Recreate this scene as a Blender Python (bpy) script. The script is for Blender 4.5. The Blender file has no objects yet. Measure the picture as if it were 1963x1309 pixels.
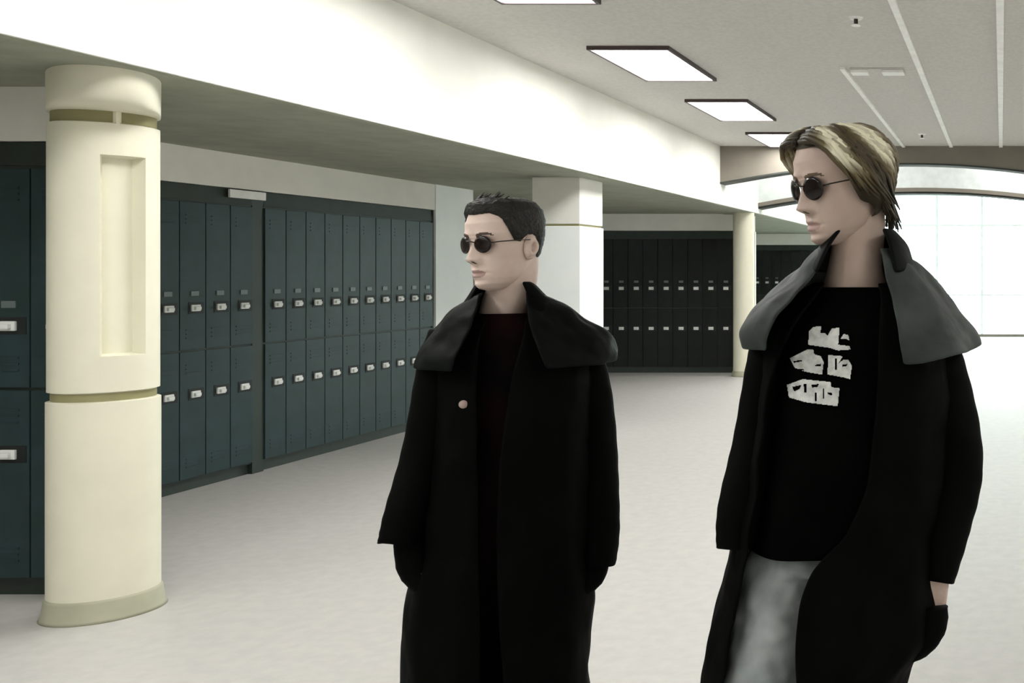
import bpy, bmesh, math, random
import numpy as np
from mathutils import Vector, Matrix
from mathutils.bvhtree import BVHTree

random.seed(7)
S = bpy.context.scene
COL = S.collection
R = math.radians

# ------------------------------------------------------------------ camera
F, VX, VY, H = 1900.0, 1920.0, 520.0, 1.60      # focal length in px of a 1963 wide frame, vanishing point, eye height
cd = bpy.data.cameras.new('camera'); cam = bpy.data.objects.new('camera', cd); COL.objects.link(cam)
cam.location = (0, 0, H); cam.rotation_euler = (R(90), 0, 0)
cd.sensor_width = 36.0; cd.lens = 36.0 * F / 1963.0
cd.shift_x = (981.5 - VX) / 1963.0; cd.shift_y = (VY - 654.5) / 1963.0
cd.clip_start = 0.05; cd.clip_end = 200
S.camera = cam

# ------------------------------------------------------------------ world, exposure
w = bpy.data.worlds.new('world'); S.world = w; w.use_nodes = True
bg = w.node_tree.nodes['Background']; bg.inputs[0].default_value = (0.93, 1.0, 1.0, 1); bg.inputs[1].default_value = 6.0
S.view_settings.view_transform = 'Standard'; S.view_settings.look = 'None'
S.view_settings.gamma = 1.0; S.view_settings.use_curve_mapping = False
S.view_settings.exposure = 0.12
LAMP = 21.0                                        # emission of the ceiling panels

# ------------------------------------------------------------------ materials
def mat(name, col, rough=0.6, col2=None, scale=8.0, bump=0.0, bscale=60.0, metal=0.0, spec=0.5, emit=0.0, stretch=None):
    m = bpy.data.materials.new(name); m.use_nodes = True
    nt = m.node_tree; b = nt.nodes['Principled BSDF']
    b.inputs['Base Color'].default_value = (*col, 1); b.inputs['Roughness'].default_value = rough
    b.inputs['Metallic'].default_value = metal; b.inputs['Specular IOR Level'].default_value = spec
    tc = nt.nodes.new('ShaderNodeTexCoord'); mp = nt.nodes.new('ShaderNodeMapping')
    nt.links.new(tc.outputs['Object'], mp.inputs['Vector'])
    if stretch: mp.inputs['Scale'].default_value = stretch
    n = nt.nodes.new('ShaderNodeTexNoise'); n.inputs['Scale'].default_value = scale; n.inputs['Detail'].default_value = 5
    nt.links.new(mp.outputs[0], n.inputs['Vector'])
    if col2 is None: col2 = tuple(c * 0.9 for c in col)
    r = nt.nodes.new('ShaderNodeValToRGB')
    r.color_ramp.elements[0].position = 0.35; r.color_ramp.elements[1].position = 0.65
    r.color_ramp.elements[0].color = (*col, 1); r.color_ramp.elements[1].color = (*col2, 1)
    nt.links.new(n.outputs['Fac'], r.inputs['Fac']); nt.links.new(r.outputs['Color'], b.inputs['Base Color'])
    if bump:
        n2 = nt.nodes.new('ShaderNodeTexNoise'); n2.inputs['Scale'].default_value = bscale; n2.inputs['Detail'].default_value = 4
        nt.links.new(mp.outputs[0], n2.inputs['Vector'])
        bp = nt.nodes.new('ShaderNodeBump'); bp.inputs['Strength'].default_value = bump; bp.inputs['Distance'].default_value = 0.01
        nt.links.new(n2.outputs['Fac'], bp.inputs['Height']); nt.links.new(bp.outputs[0], b.inputs['Normal'])
    if emit:
        b.inputs['Emission Color'].default_value = (1.0, 0.99, 0.965, 1); b.inputs['Emission Strength'].default_value = emit
    return m

M = {}
M['floor'] = mat('floor_terrazzo', (0.515, 0.50, 0.475), 0.45, (0.47, 0.46, 0.44), 14, spec=0.3)
M['ceiling'] = mat('ceiling_tile', (0.62, 0.605, 0.575), 0.95, (0.56, 0.55, 0.525), 30, bump=0.15, bscale=90)
M['beam'] = mat('white_plaster', (0.90, 0.90, 0.84), 0.8, (0.86, 0.86, 0.80), 3)
M['soffit'] = mat('soffit_shade_tone', (0.33, 0.34, 0.27), 0.9, (0.28, 0.295, 0.23), 5)  # darkened so the colour carries the shade under the beam
M['wall'] = mat('wall_paint', (0.84, 0.83, 0.77), 0.85, (0.79, 0.78, 0.73), 4)
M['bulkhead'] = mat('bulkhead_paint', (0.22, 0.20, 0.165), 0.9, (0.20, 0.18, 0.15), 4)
M['cream'] = mat('cream_column', (0.78, 0.76, 0.61), 0.6, (0.74, 0.72, 0.58), 5)
M['cream_base'] = mat('column_base', (0.42, 0.41, 0.30), 0.6, (0.36, 0.36, 0.26), 6)
M['groove'] = mat('column_joint', (0.30, 0.28, 0.14), 0.8)
M['pierwhite'] = mat('white_pier', (0.90, 0.93, 0.92), 0.5, (0.86, 0.90, 0.89), 4)
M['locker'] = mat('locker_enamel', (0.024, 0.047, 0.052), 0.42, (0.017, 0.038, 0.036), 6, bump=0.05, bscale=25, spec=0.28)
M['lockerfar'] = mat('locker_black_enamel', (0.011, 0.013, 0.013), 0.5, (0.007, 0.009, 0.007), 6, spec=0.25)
M['lockbody'] = mat('locker_body', (0.020, 0.032, 0.024), 0.5, (0.015, 0.024, 0.018), 6)
M['recess'] = mat('locker_recess', (0.006, 0.009, 0.008), 0.6)
M['handle'] = mat('handle_steel', (0.86, 0.87, 0.85), 0.35, metal=0.0)
M['plate'] = mat('number_plate', (0.13, 0.16, 0.16), 0.4)
M['paper'] = mat('white_paper', (0.85, 0.85, 0.82), 0.7)
M['diffuser'] = mat('lamp_diffuser', (1, 1, 1), 0.5, (1, 1, 1), emit=LAMP)
M['lampframe'] = mat('lamp_frame', (0.05, 0.03, 0.03), 0.5)
M['strip'] = mat('ceiling_strip', (0.95, 0.95, 0.93), 0.6)
M['frame'] = mat('window_frame', (0.78, 0.84, 0.84), 0.5)
M['darkframe'] = mat('dark_gasket', (0.03, 0.035, 0.03), 0.6)
M['ground'] = mat('outside_paving', (0.7, 0.7, 0.7), 0.9)
M['coat'] = mat('black_oilskin', (0.0016, 0.0018, 0.0015), 0.7, (0.001, 0.001, 0.001), 7, bump=0.25, bscale=14, spec=0.04)
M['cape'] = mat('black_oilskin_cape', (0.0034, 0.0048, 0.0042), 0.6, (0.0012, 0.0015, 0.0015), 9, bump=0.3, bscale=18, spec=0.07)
M['capelit'] = mat('lit_oilskin_cape', (0.052, 0.062, 0.058), 0.6, (0.004, 0.005, 0.005), 6, bump=0.3, bscale=18, spec=0.2)  # grey-green patches paint the window light on the shoulder into the cloth colour
M['tee'] = mat('black_cotton', (0.0018, 0.0019, 0.0018), 0.95, (0.001, 0.001, 0.001), 9, bump=0.2, bscale=20, spec=0.03)
M['tee2'] = mat('maroon_black_cotton', (0.008, 0.0032, 0.003), 0.95, (0.002, 0.0018, 0.002), 9, bump=0.2, bscale=20, spec=0.03)
M['jeans'] = mat('faded_denim', (0.40, 0.43, 0.43), 0.9, (0.22, 0.245, 0.25), 9, bump=0.35, bscale=16, spec=0.1)
M['trousers'] = mat('black_trousers', (0.002, 0.002, 0.002), 0.9, spec=0.04)
M['skin'] = mat('skin', (0.70, 0.56, 0.49), 0.55, (0.64, 0.49, 0.43), 18, bump=0.05, bscale=120, spec=0.35)
M['skin2'] = mat('skin_tan', (0.55, 0.43, 0.37), 0.55, (0.50, 0.375, 0.32), 18, bump=0.05, bscale=120, spec=0.35)
M['lip'] = mat('lip', (0.42, 0.28, 0.25), 0.6)
M['lens'] = mat('dark_lens', (0.012, 0.005, 0.004), 0.12, (0.006, 0.003, 0.003), 9, spec=0.35)
M['wire'] = mat('wire_frame', (0.03, 0.025, 0.02), 0.35, metal=0.5)
M['hairdark'] = mat('dark_hair', (0.016, 0.014, 0.010), 0.55, (0.006, 0.006, 0.005), 60, bump=0.6, bscale=120, spec=0.3)
M['brow'] = mat('brown_brow', (0.12, 0.085, 0.055), 0.8)
M['brow2'] = mat('dark_brow', (0.07, 0.05, 0.04), 0.8)
M['print'] = mat('white_print', (0.74, 0.75, 0.73), 0.9, (0.46, 0.47, 0.46), 55)
M['sole'] = mat('rubber_sole', (0.02, 0.02, 0.02), 0.8)
M['leather'] = mat('black_leather', (0.012, 0.012, 0.012), 0.4)
M['button'] = mat('coat_button', (0.03, 0.03, 0.03), 0.3)
M['badge'] = mat('pink_badge', (0.45, 0.33, 0.30), 0.4)
def hairmat():
    m = mat('blond_brown_hair', (0.2, 0.15, 0.08), 0.5, spec=0.35)
    nt = m.node_tree; b = nt.nodes['Principled BSDF']
    for l in list(b.inputs['Base Color'].links): nt.links.remove(l)
    a = nt.nodes.new('ShaderNodeAttribute'); a.attribute_name = 'tone'
    r = nt.nodes.new('ShaderNodeValToRGB'); e = r.color_ramp.elements
    e[0].color = (0.022, 0.016, 0.007, 1); e[1].color = (0.86, 0.82, 0.64, 1); e[1].position = 0.95
    k = e.new(0.5); k.color = (0.15, 0.115, 0.055, 1)
    nt.links.new(a.outputs['Fac'], r.inputs['Fac']); nt.links.new(r.outputs['Color'], b.inputs['Base Color'])
    return m
M['hairblond'] = hairmat()
def glassmat():
    m = bpy.data.materials.new('window_glass'); m.use_nodes = True; nt = m.node_tree
    for n in list(nt.nodes): nt.nodes.remove(n)
    o = nt.nodes.new('ShaderNodeOutputMaterial'); mx = nt.nodes.new('ShaderNodeMixShader')
    t = nt.nodes.new('ShaderNodeBsdfTransparent'); g = nt.nodes.new('ShaderNodeBsdfGlossy')
    t.inputs[0].default_value = (0.90, 0.97, 0.96, 1); g.inputs['Roughness'].default_value = 0.02
    mx.inputs[0].default_value = 0.06
    nt.links.new(t.outputs[0], mx.inputs[1]); nt.links.new(g.outputs[0], mx.inputs[2]); nt.links.new(mx.outputs[0], o.inputs[0])
    return m
M['glass'] = glassmat()

# ------------------------------------------------------------------ helpers
def tag(o, label=None, cat=None, group=None, kind=None):
    if label: o['label'] = label
    if cat: o['category'] = cat
    if group: o['group'] = group
    if kind: o['kind'] = kind
    return o
def empty(name, loc=(0, 0, 0), rz=0):
    o = bpy.data.objects.new(name, None); COL.objects.link(o); o.location = loc; o.rotation_euler = (0, 0, rz)
    o.empty_display_size = 0.1
    return o
def link(name, me, m, parent=None, smooth=False, off=None):
    if m is not None: me.materials.append(m)
    o = bpy.data.objects.new(name, me); COL.objects.link(o)
    if off is not None: me.transform(Matrix.Translation(-Vector(off)))
    if parent is not None: o.parent = parent
    if smooth:
        for p in me.polygons: p.use_smooth = True
    return o
def frombm(name, bm, m, parent=None, smooth=False, off=None):
    bmesh.ops.recalc_face_normals(bm, faces=bm.faces[:])
    me = bpy.data.meshes.new(name); bm.to_mesh(me); bm.free()
    return link(name, me, m, parent, smooth, off)
def box(bm, x0, x1, y0, y1, z0, z1, bev=0.0):
    v = [bm.verts.new(p) for p in ((x0,y0,z0),(x1,y0,z0),(x1,y1,z0),(x0,y1,z0),(x0,y0,z1),(x1,y0,z1),(x1,y1,z1),(x0,y1,z1))]
    fs = [bm.faces.new([v[i] for i in q]) for q in ((3,2,1,0),(4,5,6,7),(0,1,5,4),(1,2,6,5),(2,3,7,6),(3,0,4,7))]
    if bev:
        es = list({e for f in fs for e in f.edges})
        bmesh.ops.bevel(bm, geom=es, offset=bev, segments=2, profile=0.7, affect='EDGES')
def boxo(name, a, m, parent=None, bev=0.0):
    bm = bmesh.new(); box(bm, *a, bev); return frombm(name, bm, m, parent)
def multibox(name, lst, m, parent=None, bev=0.0):
    bm = bmesh.new()
    for a in lst: box(bm, *a, bev)
    return frombm(name, bm, m, parent)
def grid_faces(bm, rows, closed=True, cap0=False, cap1=False):
    vs = [[bm.verts.new(p) for p in r] for r in rows]
    n = len(vs[0])
    for i in range(len(vs) - 1):
        for j in range(n if closed else n - 1):
            k = (j + 1) % n
            bm.faces.new((vs[i][j], vs[i][k], vs[i+1][k], vs[i+1][j]))
    if cap0: bm.faces.new(vs[0][::-1])
    if cap1: bm.faces.new(vs[-1])
    return vs
def prism(name, poly, y0, y1, m, parent=None):
    """polygon in X,Z extruded along Y"""
    bm = bmesh.new()
    a = [bm.verts.new((x, y0, z)) for x, z in poly]; b = [bm.verts.new((x, y1, z)) for x, z in poly]
    bm.faces.new(a); bm.faces.new(b[::-1]); n = len(poly)
    for i in range(n): bm.faces.new((a[i], b[i], b[(i+1) % n], a[(i+1) % n]))
    return frombm(name, bm, m, parent)
def tube(bm, pts, rad, n=12, cap=True, squash=1.0, wob=0.0, seed=0):
    pts = [Vector(p) for p in pts]; rows = []
    ref = Vector((0, 1, 0))
    for i, p in enumerate(pts):
        d = (pts[min(i+1, len(pts)-1)] - pts[max(i-1, 0)]).normalized()
        a = ref.cross(d)
        if a.length < 1e-3: a = Vector((1, 0, 0)).cross(d)
        a.normalize(); b = d.cross(a).normalized()
        row = []
        for j in range(n):
            t = 2 * math.pi * j / n
            r = rad[i] * (1 + wob * math.sin(3 * t + i * 1.3 + seed) * math.sin(i * 0.9 + seed))
            row.append(p + a * (math.cos(t) * r) + b * (math.sin(t) * r * squash))
        rows.append(row)
    grid_faces(bm, rows, True, cap, cap)
def spline(pts, rad, k=6):
    """Catmull-Rom resampling of points and radii"""
    P = np.array([list(p) + [r] for p, r in zip(pts, rad)], float); out = []
    n = len(P)
    for i in range(n - 1):
        p0, p1, p2, p3 = P[max(i-1, 0)], P[i], P[i+1], P[min(i+2, n-1)]
        for s in range(k):
            t = s / k
            out.append(0.5 * ((2*p1) + (-p0+p2)*t + (2*p0-5*p1+4*p2-p3)*t*t + (-p0+3*p1-3*p2+p3)*t**3))
    out.append(P[-1]); out = np.array(out)
    return [Vector(q[:3]) for q in out], [float(q[3]) for q in out]
def addmod(o, t, **kw):
    m = o.modifiers.new(t.lower(), t)
    for k, v in kw.items(): setattr(m, k, v)
    return m
def bake(o):
    """replace an object's mesh by its evaluated mesh, modifiers cleared"""
    dg = bpy.context.evaluated_depsgraph_get(); dg.update()
    me = bpy.data.meshes.new_from_object(o.evaluated_get(dg)); o.modifiers.clear(); o.data = me
    return o
def copytree(o, parent=None):
    c = o.copy(); COL.objects.link(c)
    if parent is not None: c.parent = parent
    for ch in list(o.children): copytree(ch, c)
    return c

# ------------------------------------------------------------------ the room
XF, ZB, ZC = -3.80, 2.505, 3.29          # corridor-side face of the beam, its underside, the ceiling
YE, YG = 13.38, 24.3                       # where the low ceiling ends, the glazed end
st = lambda o, l, c: tag(o, l, c, kind='structure')
st(boxo('floor', (-10, 4.0, -3.2, YG + 0.2, -0.12, 0), M['floor']), 'pale polished hallway floor', 'floor')
st(boxo('ceiling', (XF, 4.0, -3.2, YE, ZC, ZC + 0.15), M['ceiling']), 'grey hallway ceiling holding the lamp panels', 'ceiling')
st(boxo('trim_1', (XF - 0.55, XF, -3.2, YG, ZB, 4.1), M['beam']), 'long white bulkhead beam above the columns', 'beam')
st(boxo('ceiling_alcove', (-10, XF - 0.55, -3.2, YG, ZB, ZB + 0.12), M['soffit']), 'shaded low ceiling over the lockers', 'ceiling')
# beam underside strip, shade put into its colour as on the alcove ceiling
st(boxo('trim_2', (XF - 0.55, XF - 0.02, -3.2, YG, ZB - 0.012, ZB), M['soffit']), 'underside of the white beam, darkened as in shade', 'beam')
ZL = 2.24
st(multibox('wall_left', [(-6.5, -5.9, 5.42, 10.32, ZL, ZB), (-6.6, -6.36, 5.42, 10.32, 0, ZL)], M['wall']),
   'pale wall above and beside the long locker bank', 'wall')
st(boxo('wall_pier', (-6.6, -5.89, 10.32, 11.05, 0, ZB), M['pierwhite']), 'white wall end beside the long locker bank', 'wall')
st(multibox('wall_near', [(-8, -4.66, 4.86, 5.42, ZL, ZB), (-8, -4.66, 5.33, 5.42, 0, ZL)], M['wall']), 'pale wall above the nearest lockers', 'wall')
st(multibox('wall_far', [(-6.45, -4.0, 15.6, 16.1, ZL, ZB), (-6.45, -4.0, 16.07, 16.15, 0, ZL), (-10, -6.45, 15.6, 16.1, 0, ZB)], M['wall']), 'pale wall above the far locker bank', 'wall')
st(boxo('wall_passage', (-10.1, -10, 4.86, 16.1, 0, ZB), M['wall']), 'end wall of the side passage', 'wall')
st(boxo('wall_end_back', (-7.0, -3.9, 24.46, 24.55, 0, ZB), M['wall']), 'pale wall behind the lockers by the end windows', 'wall')
st(boxo('wall_recess', (-7.0, -6.9, 16.15, 24.46, 0, ZB), M['wall']), 'side wall of the far locker recess', 'wall')
st(boxo('wall_end', (-6.9, -3.9, 24.0, 24.3, ZL, ZB), M['wall']), 'pale wall above the lockers by the bright end windows', 'wall')
st(boxo('wall_right', (3.9, 4.05, -3.2, YG, 0, 4.1), M['wall']), 'plain pale corridor wall opposite the lockers', 'wall')
st(boxo('wall_back', (-10, 4.0, -3.3, -3.2, 0, 4.1), M['wall']), 'plain pale wall behind the viewer', 'wall')
st(boxo('wall_alcove', (-8.1, -8.0, -3.2, 5.4, 0, ZB), M['wall']), 'wall of the near locker alcove', 'wall')
st(boxo('ceiling_hall', (XF, 4.0, YE, YG, 3.95, 4.1), M['beam']), 'high pale ceiling of the bright end hall', 'ceiling')

# arched bulkhead at the end of the low ceiling, and a second paler one behind it
def arch(zc, zs, xs, xe, top, n=28, xm=-1.27, rad=6.1):
    poly = [(xs, top)]
    for i in range(n + 1):
        x = xs + (xe - xs) * i / n
        z = zc - (rad - math.sqrt(max(rad * rad - (x - xm) ** 2, 0.01)))
        poly.append((x, max(z, zs)))
    poly.append((xe, top)); return poly
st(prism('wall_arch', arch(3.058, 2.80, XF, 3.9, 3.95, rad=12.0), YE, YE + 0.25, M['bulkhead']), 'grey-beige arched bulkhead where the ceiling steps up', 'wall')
def arcstrip(name, zc, zs, xs, xe, y0, y1, th, m, n=28, xm=-1.27, rad=6.1, parent=None):
    bm = bmesh.new(); rows = []
    for i in range(n + 1):
        x = xs + (xe - xs) * i / n
        z = max(zc - (rad - math.sqrt(max(rad * rad - (x - xm) ** 2, 0.01))), zs)
        rows.append([(x, y0, z), (x, y1, z), (x, y1, z + th), (x, y0, z + th)])
    grid_faces(bm, rows, True, True, True)
    return frombm(name, bm, m, parent)
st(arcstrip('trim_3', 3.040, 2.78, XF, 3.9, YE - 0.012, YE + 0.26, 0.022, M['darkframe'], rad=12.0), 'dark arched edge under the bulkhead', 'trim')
a2 = st(prism('wall_arch_inner', arch(2.84, 2.3, XF, 3.9, 3.95, rad=13.5), 15.5, 15.75, M['frame']), 'pale blue-white arched fascia behind the bulkhead', 'wall')
st(arcstrip('trim_4', 2.815, 2.28, XF, 3.9, 15.48, 15.76, 0.03, M['darkframe'], rad=13.5), 'dark arched edge under the pale fascia', 'trim')
st(arcstrip('trim_5', 2.845, 2.31, XF, 3.9, 15.46, 15.5, 0.06, M['bulkhead'], rad=13.5), 'grey arched moulding on the pale fascia', 'trim')
# glazed end
win = empty('window_1', (0, YG, 0)); st(win, 'tall overexposed glazed wall at the end of the hall', 'window')
mx = [-3.78 + 1.1 * i for i in range(8)]
for x in mx: boxo('mullion', (x - 0.03, x + 0.03, -0.04, 0.06, 0.06, 3.95), M['frame'], win)
for z, h in ((2.70, 0.05), (3.45, 0.05), (1.0, 0.04)): boxo('transom', (-3.8, 3.9, -0.045, 0.05, z, z + h), M['frame'], win)
boxo('threshold', (-3.8, 3.9, -0.06, 0.06, 0.0, 0.06), M['bulkhead'], win)
for a, b in zip(mx[:-1], mx[1:]):
    boxo('pane', (a + 0.03, b - 0.03, 0.0, 0.008, 0.06, 2.70), M['glass'], win)
    boxo('upper_pane', (a + 0.03, b - 0.03, 0.0, 0.008, 2.75, 3.45), M['glass'], win)
    boxo('upper_pane', (a + 0.03, b - 0.03, 0.0, 0.008, 3.50, 3.95), M['glass'], win)
st(boxo('ground_outside', (-30, 30, YG + 0.2, 60, -0.14, -0.02), M['ground']), 'bright paving outside the end windows', 'ground')

# ------------------------------------------------------------------ ceiling fittings
def lamp(x0, x1, y0, y1, z, label):
    o = empty('ceiling_lamp', ((x0 + x1) / 2, (y0 + y1) / 2, z))
    tag(o, label, 'lamp', 'rectangular lamps along the beam')
    a, b = (x1 - x0) / 2, (y1 - y0) / 2; t = 0.022
    multibox('frame', [(-a - t, a + t, -b - t, -b, -0.03, 0), (-a - t, a + t, b, b + t, -0.03, 0),
                       (-a - t, -a, -b, b, -0.03, 0), (a, a + t, -b, b, -0.03, 0)], M['lampframe'], o)
    boxo('diffuser', (-a, a, -b, b, -0.022, -0.004), M['diffuser'], o, 0.003)
LL = {0: 'rectangular white lamp panel cut by the top edge of the picture', 1: 'largest fully visible white lamp panel in the grey ceiling',
      2: 'middle-sized white lamp panel in the grey ceiling, second of the visible row', 3: 'smallest farthest white lamp panel beside the light-haired person\'s head'}
for k, y in enumerate((4.95, 7.45, 9.75, 12.05)): lamp(-3.09, -2.515, y, y + 1.2, ZC, LL[k])
for y, l in ((2.45, 'added unseen lamp panel overhead beyond the top of the picture'), (-0.05, 'added unseen lamp panel overhead near the viewer'), (-2.4, 'added unseen lamp panel overhead behind the viewer')):  # unseen lamps carrying the row on, added for brightness
    lamp(-3.09, -2.515, y, y + 1.2, ZC, l)
for i, y in enumerate((-1.2, 2.45, 6.2, 9.75)):  # second row out of view, added to brighten the corridor
    lamp(2.5, 3.07, y, y + 1.2, ZC, ('added unseen lamp panel by the opposite wall behind the viewer', 'added unseen lamp panel by the opposite wall near the viewer', 'added unseen lamp panel by the opposite wall farther along', 'added unseen lamp panel by the opposite wall near the arch')[i])
lamp(-5.2, -4.75, 2.6, 3.1, ZB, 'added unseen lamp panel in the low ceiling left of the cream column, beyond the picture')  # unseen lamp added to light the column's left side
for i, (x, y) in enumerate(((-2.6, 13.95), (0.4, 13.95), (-2.6, 17.0), (0.4, 17.0), (-2.6, 20.5), (0.4, 20.5))):  # lamps hidden by the arches, added to brighten the end hall
    lamp(x - .29, x + .29, y, y + 1.2, 3.95, ('added unseen lamp panel of the end hall just past the arch, by the beam', 'added unseen lamp panel of the end hall just past the arch, mid hall', 'added unseen lamp panel of the end hall past the second arch, by the beam', 'added unseen lamp panel of the end hall past the second arch, mid hall', 'added unseen lamp panel of the end hall near the windows, by the beam', 'added unseen lamp panel of the end hall near the windows, mid hall')[i])
for i, (x, y0, wd, l) in enumerate(((-0.01, -3.2, 0.05, 'straight pale ceiling strip nearest the right edge'), (-0.68, -3.2, 0.045, 'middle one of three pale ceiling strips'),
                                    (-1.32, 8.2, 0.04, 'short pale ceiling strip nearest the lamps'))):
    st(boxo('trim_%d' % (6 + i), (x - wd / 2, x + wd / 2, y0, YE, ZC - 0.02, ZC), M['strip']), l, 'ceiling strip')
v = empty('ceiling_vent', (-1.02, 8.32, ZC)); tag(v, 'thin white slotted vent in the grey ceiling', 'vent')
boxo('housing', (-0.24, 0.20, -0.10, 0.10, -0.012, 0), M['ceiling'], v)
boxo('slot_bar', (-0.24, -0.10, -0.07, 0.07, -0.035, -0.012), M['strip'], v, 0.004)
boxo('slot_bar', (0.02, 0.20, -0.07, 0.07, -0.035, -0.012), M['strip'], v, 0.004)
def sprinkler(x, y, label):
    o = empty('sprinkler_head', (x, y, ZC)); tag(o, label, 'sprinkler', 'ceiling sprinklers')
    for nm, r0, r1, z0, z1, m in (('flange', .05, .04, 0, -.012, 'strip'), ('stem', .014, .014, -.012, -.05, 'lampframe'), ('deflector', .032, .032, -.05, -.056, 'strip')):
        bm = bmesh.new(); grid_faces(bm, [[(r * math.cos(t * math.pi / 8), r * math.sin(t * math.pi / 8), z) for t in range(16)] for r, z in ((r0, z0), (r1, z1))], True, True, True)
        frombm(nm, bm, M[m], o)
sprinkler(-0.97, 6.6, 'small dim sprinkler head high in the ceiling near the top edge')
sprinkler(-0.98, 12.2, 'small sprinkler head between two ceiling strips near the arch')

# ------------------------------------------------------------------ columns
def column(X, Y, r0, label, prof, niche=None, zt=ZB, base=0.1, gaps=None, group=None, n=96):
    o = empty('column', (X, Y, 0)); tag(o, label, 'column', group)
    al = math.atan2(X, Y); u = (math.sin(al), math.cos(al)); p = (math.cos(al), -math.sin(al))
    phis = [2 * math.pi * i / n - math.pi for i in range(n)]
    if niche:
        for e in niche[:2]: phis += [R(e) - 0.012, R(e) + 0.012]
        phis.sort()
    zs = [z for z, _ in prof]
    if niche:
        for z in niche[2:4]: zs += [z - 0.004, z + 0.004]
    zs = sorted(set(zs))
    PZ = [z for z, _ in prof]; PR = [r for _, r in prof]
    rows = []
    for z in zs:
        r = r0 + float(np.interp(z, PZ, PR)); row = []
        for f in phis:
            q = r
            if niche and R(niche[0]) < f < R(niche[1]) and niche[2] < z < niche[3]: q = r - niche[4]
            if gaps and q < r0 and R(gaps[0]) < f < R(gaps[1]) and z > 2.2: q = r0
            row.append((q * (-u[0] * math.cos(f) + p[0] * math.sin(f)), q * (-u[1] * math.cos(f) + p[1] * math.sin(f)), z))
        rows.append(row)
    bm = bmesh.new(); grid_faces(bm, rows, True, True, True)
    s = frombm('shaft', bm, M['cream'], o, True); addmod(s, 'EDGE_SPLIT', split_angle=R(28))
    for z0, z1 in [g for g in (GROOVES if niche else [])]:
        bm = bmesh.new(); grid_faces(bm, [[((r0 - 0.012) * math.cos(t * math.pi / 32), (r0 - 0.012) * math.sin(t * math.pi / 32), z) for t in range(64)] for z in (z0, z1)], True)
        frombm('joint', bm, M['groove'], o, True)
    if niche:
        bm = bmesh.new(); rows = []
        for i in range(19):
            t = i / 18; e = t ** 0.16; z = 2.335 + (zt - .001 - 2.335) * (t ** 1.3)
            row = []
            for k in range(64):
                a = 2 * math.pi * k / 64; c = Vector((math.cos(a), math.sin(a), 0)); dv = Vector((.20, -.22, 0))
                w_ = max(0, c.dot(dv.normalized())) ** 0.5
                row.append(c * (r0 + .001) + dv * e * w_ + Vector((0, 0, z)))
            rows.append(row)
        grid_faces(bm, rows, True, True, True); frombm('capital', bm, M['cream'], o, True)
    if base:
        bm = bmesh.new(); pr = ((0, r0 + 0.03), (0.012, r0 + 0.022), (base - 0.012, r0 + 0.012), (base, r0 + 0.004))
        grid_faces(bm, [[(r * math.cos(t * math.pi / 32), r * math.sin(t * math.pi / 32), z) for t in range(64)] for z, r in pr], True, True, True)
        frombm('base_trim', bm, M['cream_base'], o, True)
    return o
GROOVES = [(2.285, 2.335), (1.005, 1.04)]
al = R(-42.14); dist = 6.31
column(dist * math.sin(al), dist * math.cos(al), 0.2, 'cream round column with a recessed slot, near the left edge',
       [(0.0, .004), (0.985, .004), (0.999, .004), (1.003, -.014), (1.042, -.014), (1.046, 0), (2.28, 0), (2.284, -.016), (2.336, -.016), (2.34, 0), (ZB - 0.012, 0)],
       niche=(-4, 45, 1.215, 2.13, 0.065), gaps=(9, 17), group='columns under the beam')
column(-3.954, 15.2, 0.158, 'slim white column in front of the far dark lockers', [(0.0, 0), (1.0, 0), (2.3, 0), (ZB - 0.012, 0)], base=0.08, group='columns under the beam', n=48)
pr = empty('square_pier', (-4.225, 9.665, 0)); tag(pr, 'white square pier behind the dark-haired person', 'column', 'columns under the beam')
boxo('lower_shaft', (-0.232, 0.232, -0.278, 0.278, 0, 2.03), M['pierwhite'], pr, 0.006)  # lower part of the pier, whiter than the upper shaft
boxo('joint', (-0.215, 0.215, -0.26, 0.26, 2.03, 2.05), M['groove'], pr)
boxo('upper_shaft', (-0.225, 0.225, -0.27, 0.27, 2.05, ZB - 0.012), M['wall'], pr, 0.006)

# ------------------------------------------------------------------ lockers
LW = 0.235
def make_locker():
    o = empty('locker')
    bm = bmesh.new(); box(bm, -LW/2, LW/2, 0.022, 0.45, 0.08, 2.12); box(bm, -LW/2, LW/2, 0.05, 0.45, 0, 0.08); frombm('body', bm, M['lockbody'], o)
    bm = bmesh.new()
    pf = [(0.012, 2.12), (0.022, ZL - 0.005), (0.45, ZL - 0.005), (0.45, 2.12)]
    grid_faces(bm, [[(x, y, z) for y, z in pf] for x in (-LW/2, LW/2)], True, True, True); frombm('top_cap', bm, M['lockbody'], o)
    for z0, z1, hz in ((0.095, 1.015, 0.70), (1.03, 2.105, 1.33)):
        bm = bmesh.new(); a = LW / 2 - 0.004
        box(bm, -a, a, 0.004, 0.022, z0, z1, 0.003)
        for i in range(3): box(bm, -a + .05, a - .05, 0.000, 0.006, z1 - .10 - .03 * i, z1 - .09 - .03 * i)
        for i in range(3): box(bm, -a + .05, a - .05, 0.000, 0.006, z0 + .08 + .03 * i, z0 + .09 + .03 * i)
        d = frombm('door', bm, M['locker'], o)
        boxo('handle_recess', (-0.04, 0.1, 0.001, 0.008, hz - 0.04, hz + 0.045), M['recess'], d, 0.002)
        h = bmesh.new(); box(h, -0.022, 0.056, -0.012, 0.002, hz - 0.022, hz + 0.026, 0.006); box(h, -0.01, 0.04, -0.03, -0.01, hz - 0.012, hz + 0.012, 0.005)
        frombm('handle', h, M['handle'], d)
        if hz > 1: boxo('number_plate', (-0.02, 0.05, -0.002, 0.005, hz + 0.09, hz + 0.125), M['plate'], d, 0.002)
    return o
proto = make_locker(); used = [False]
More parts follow.
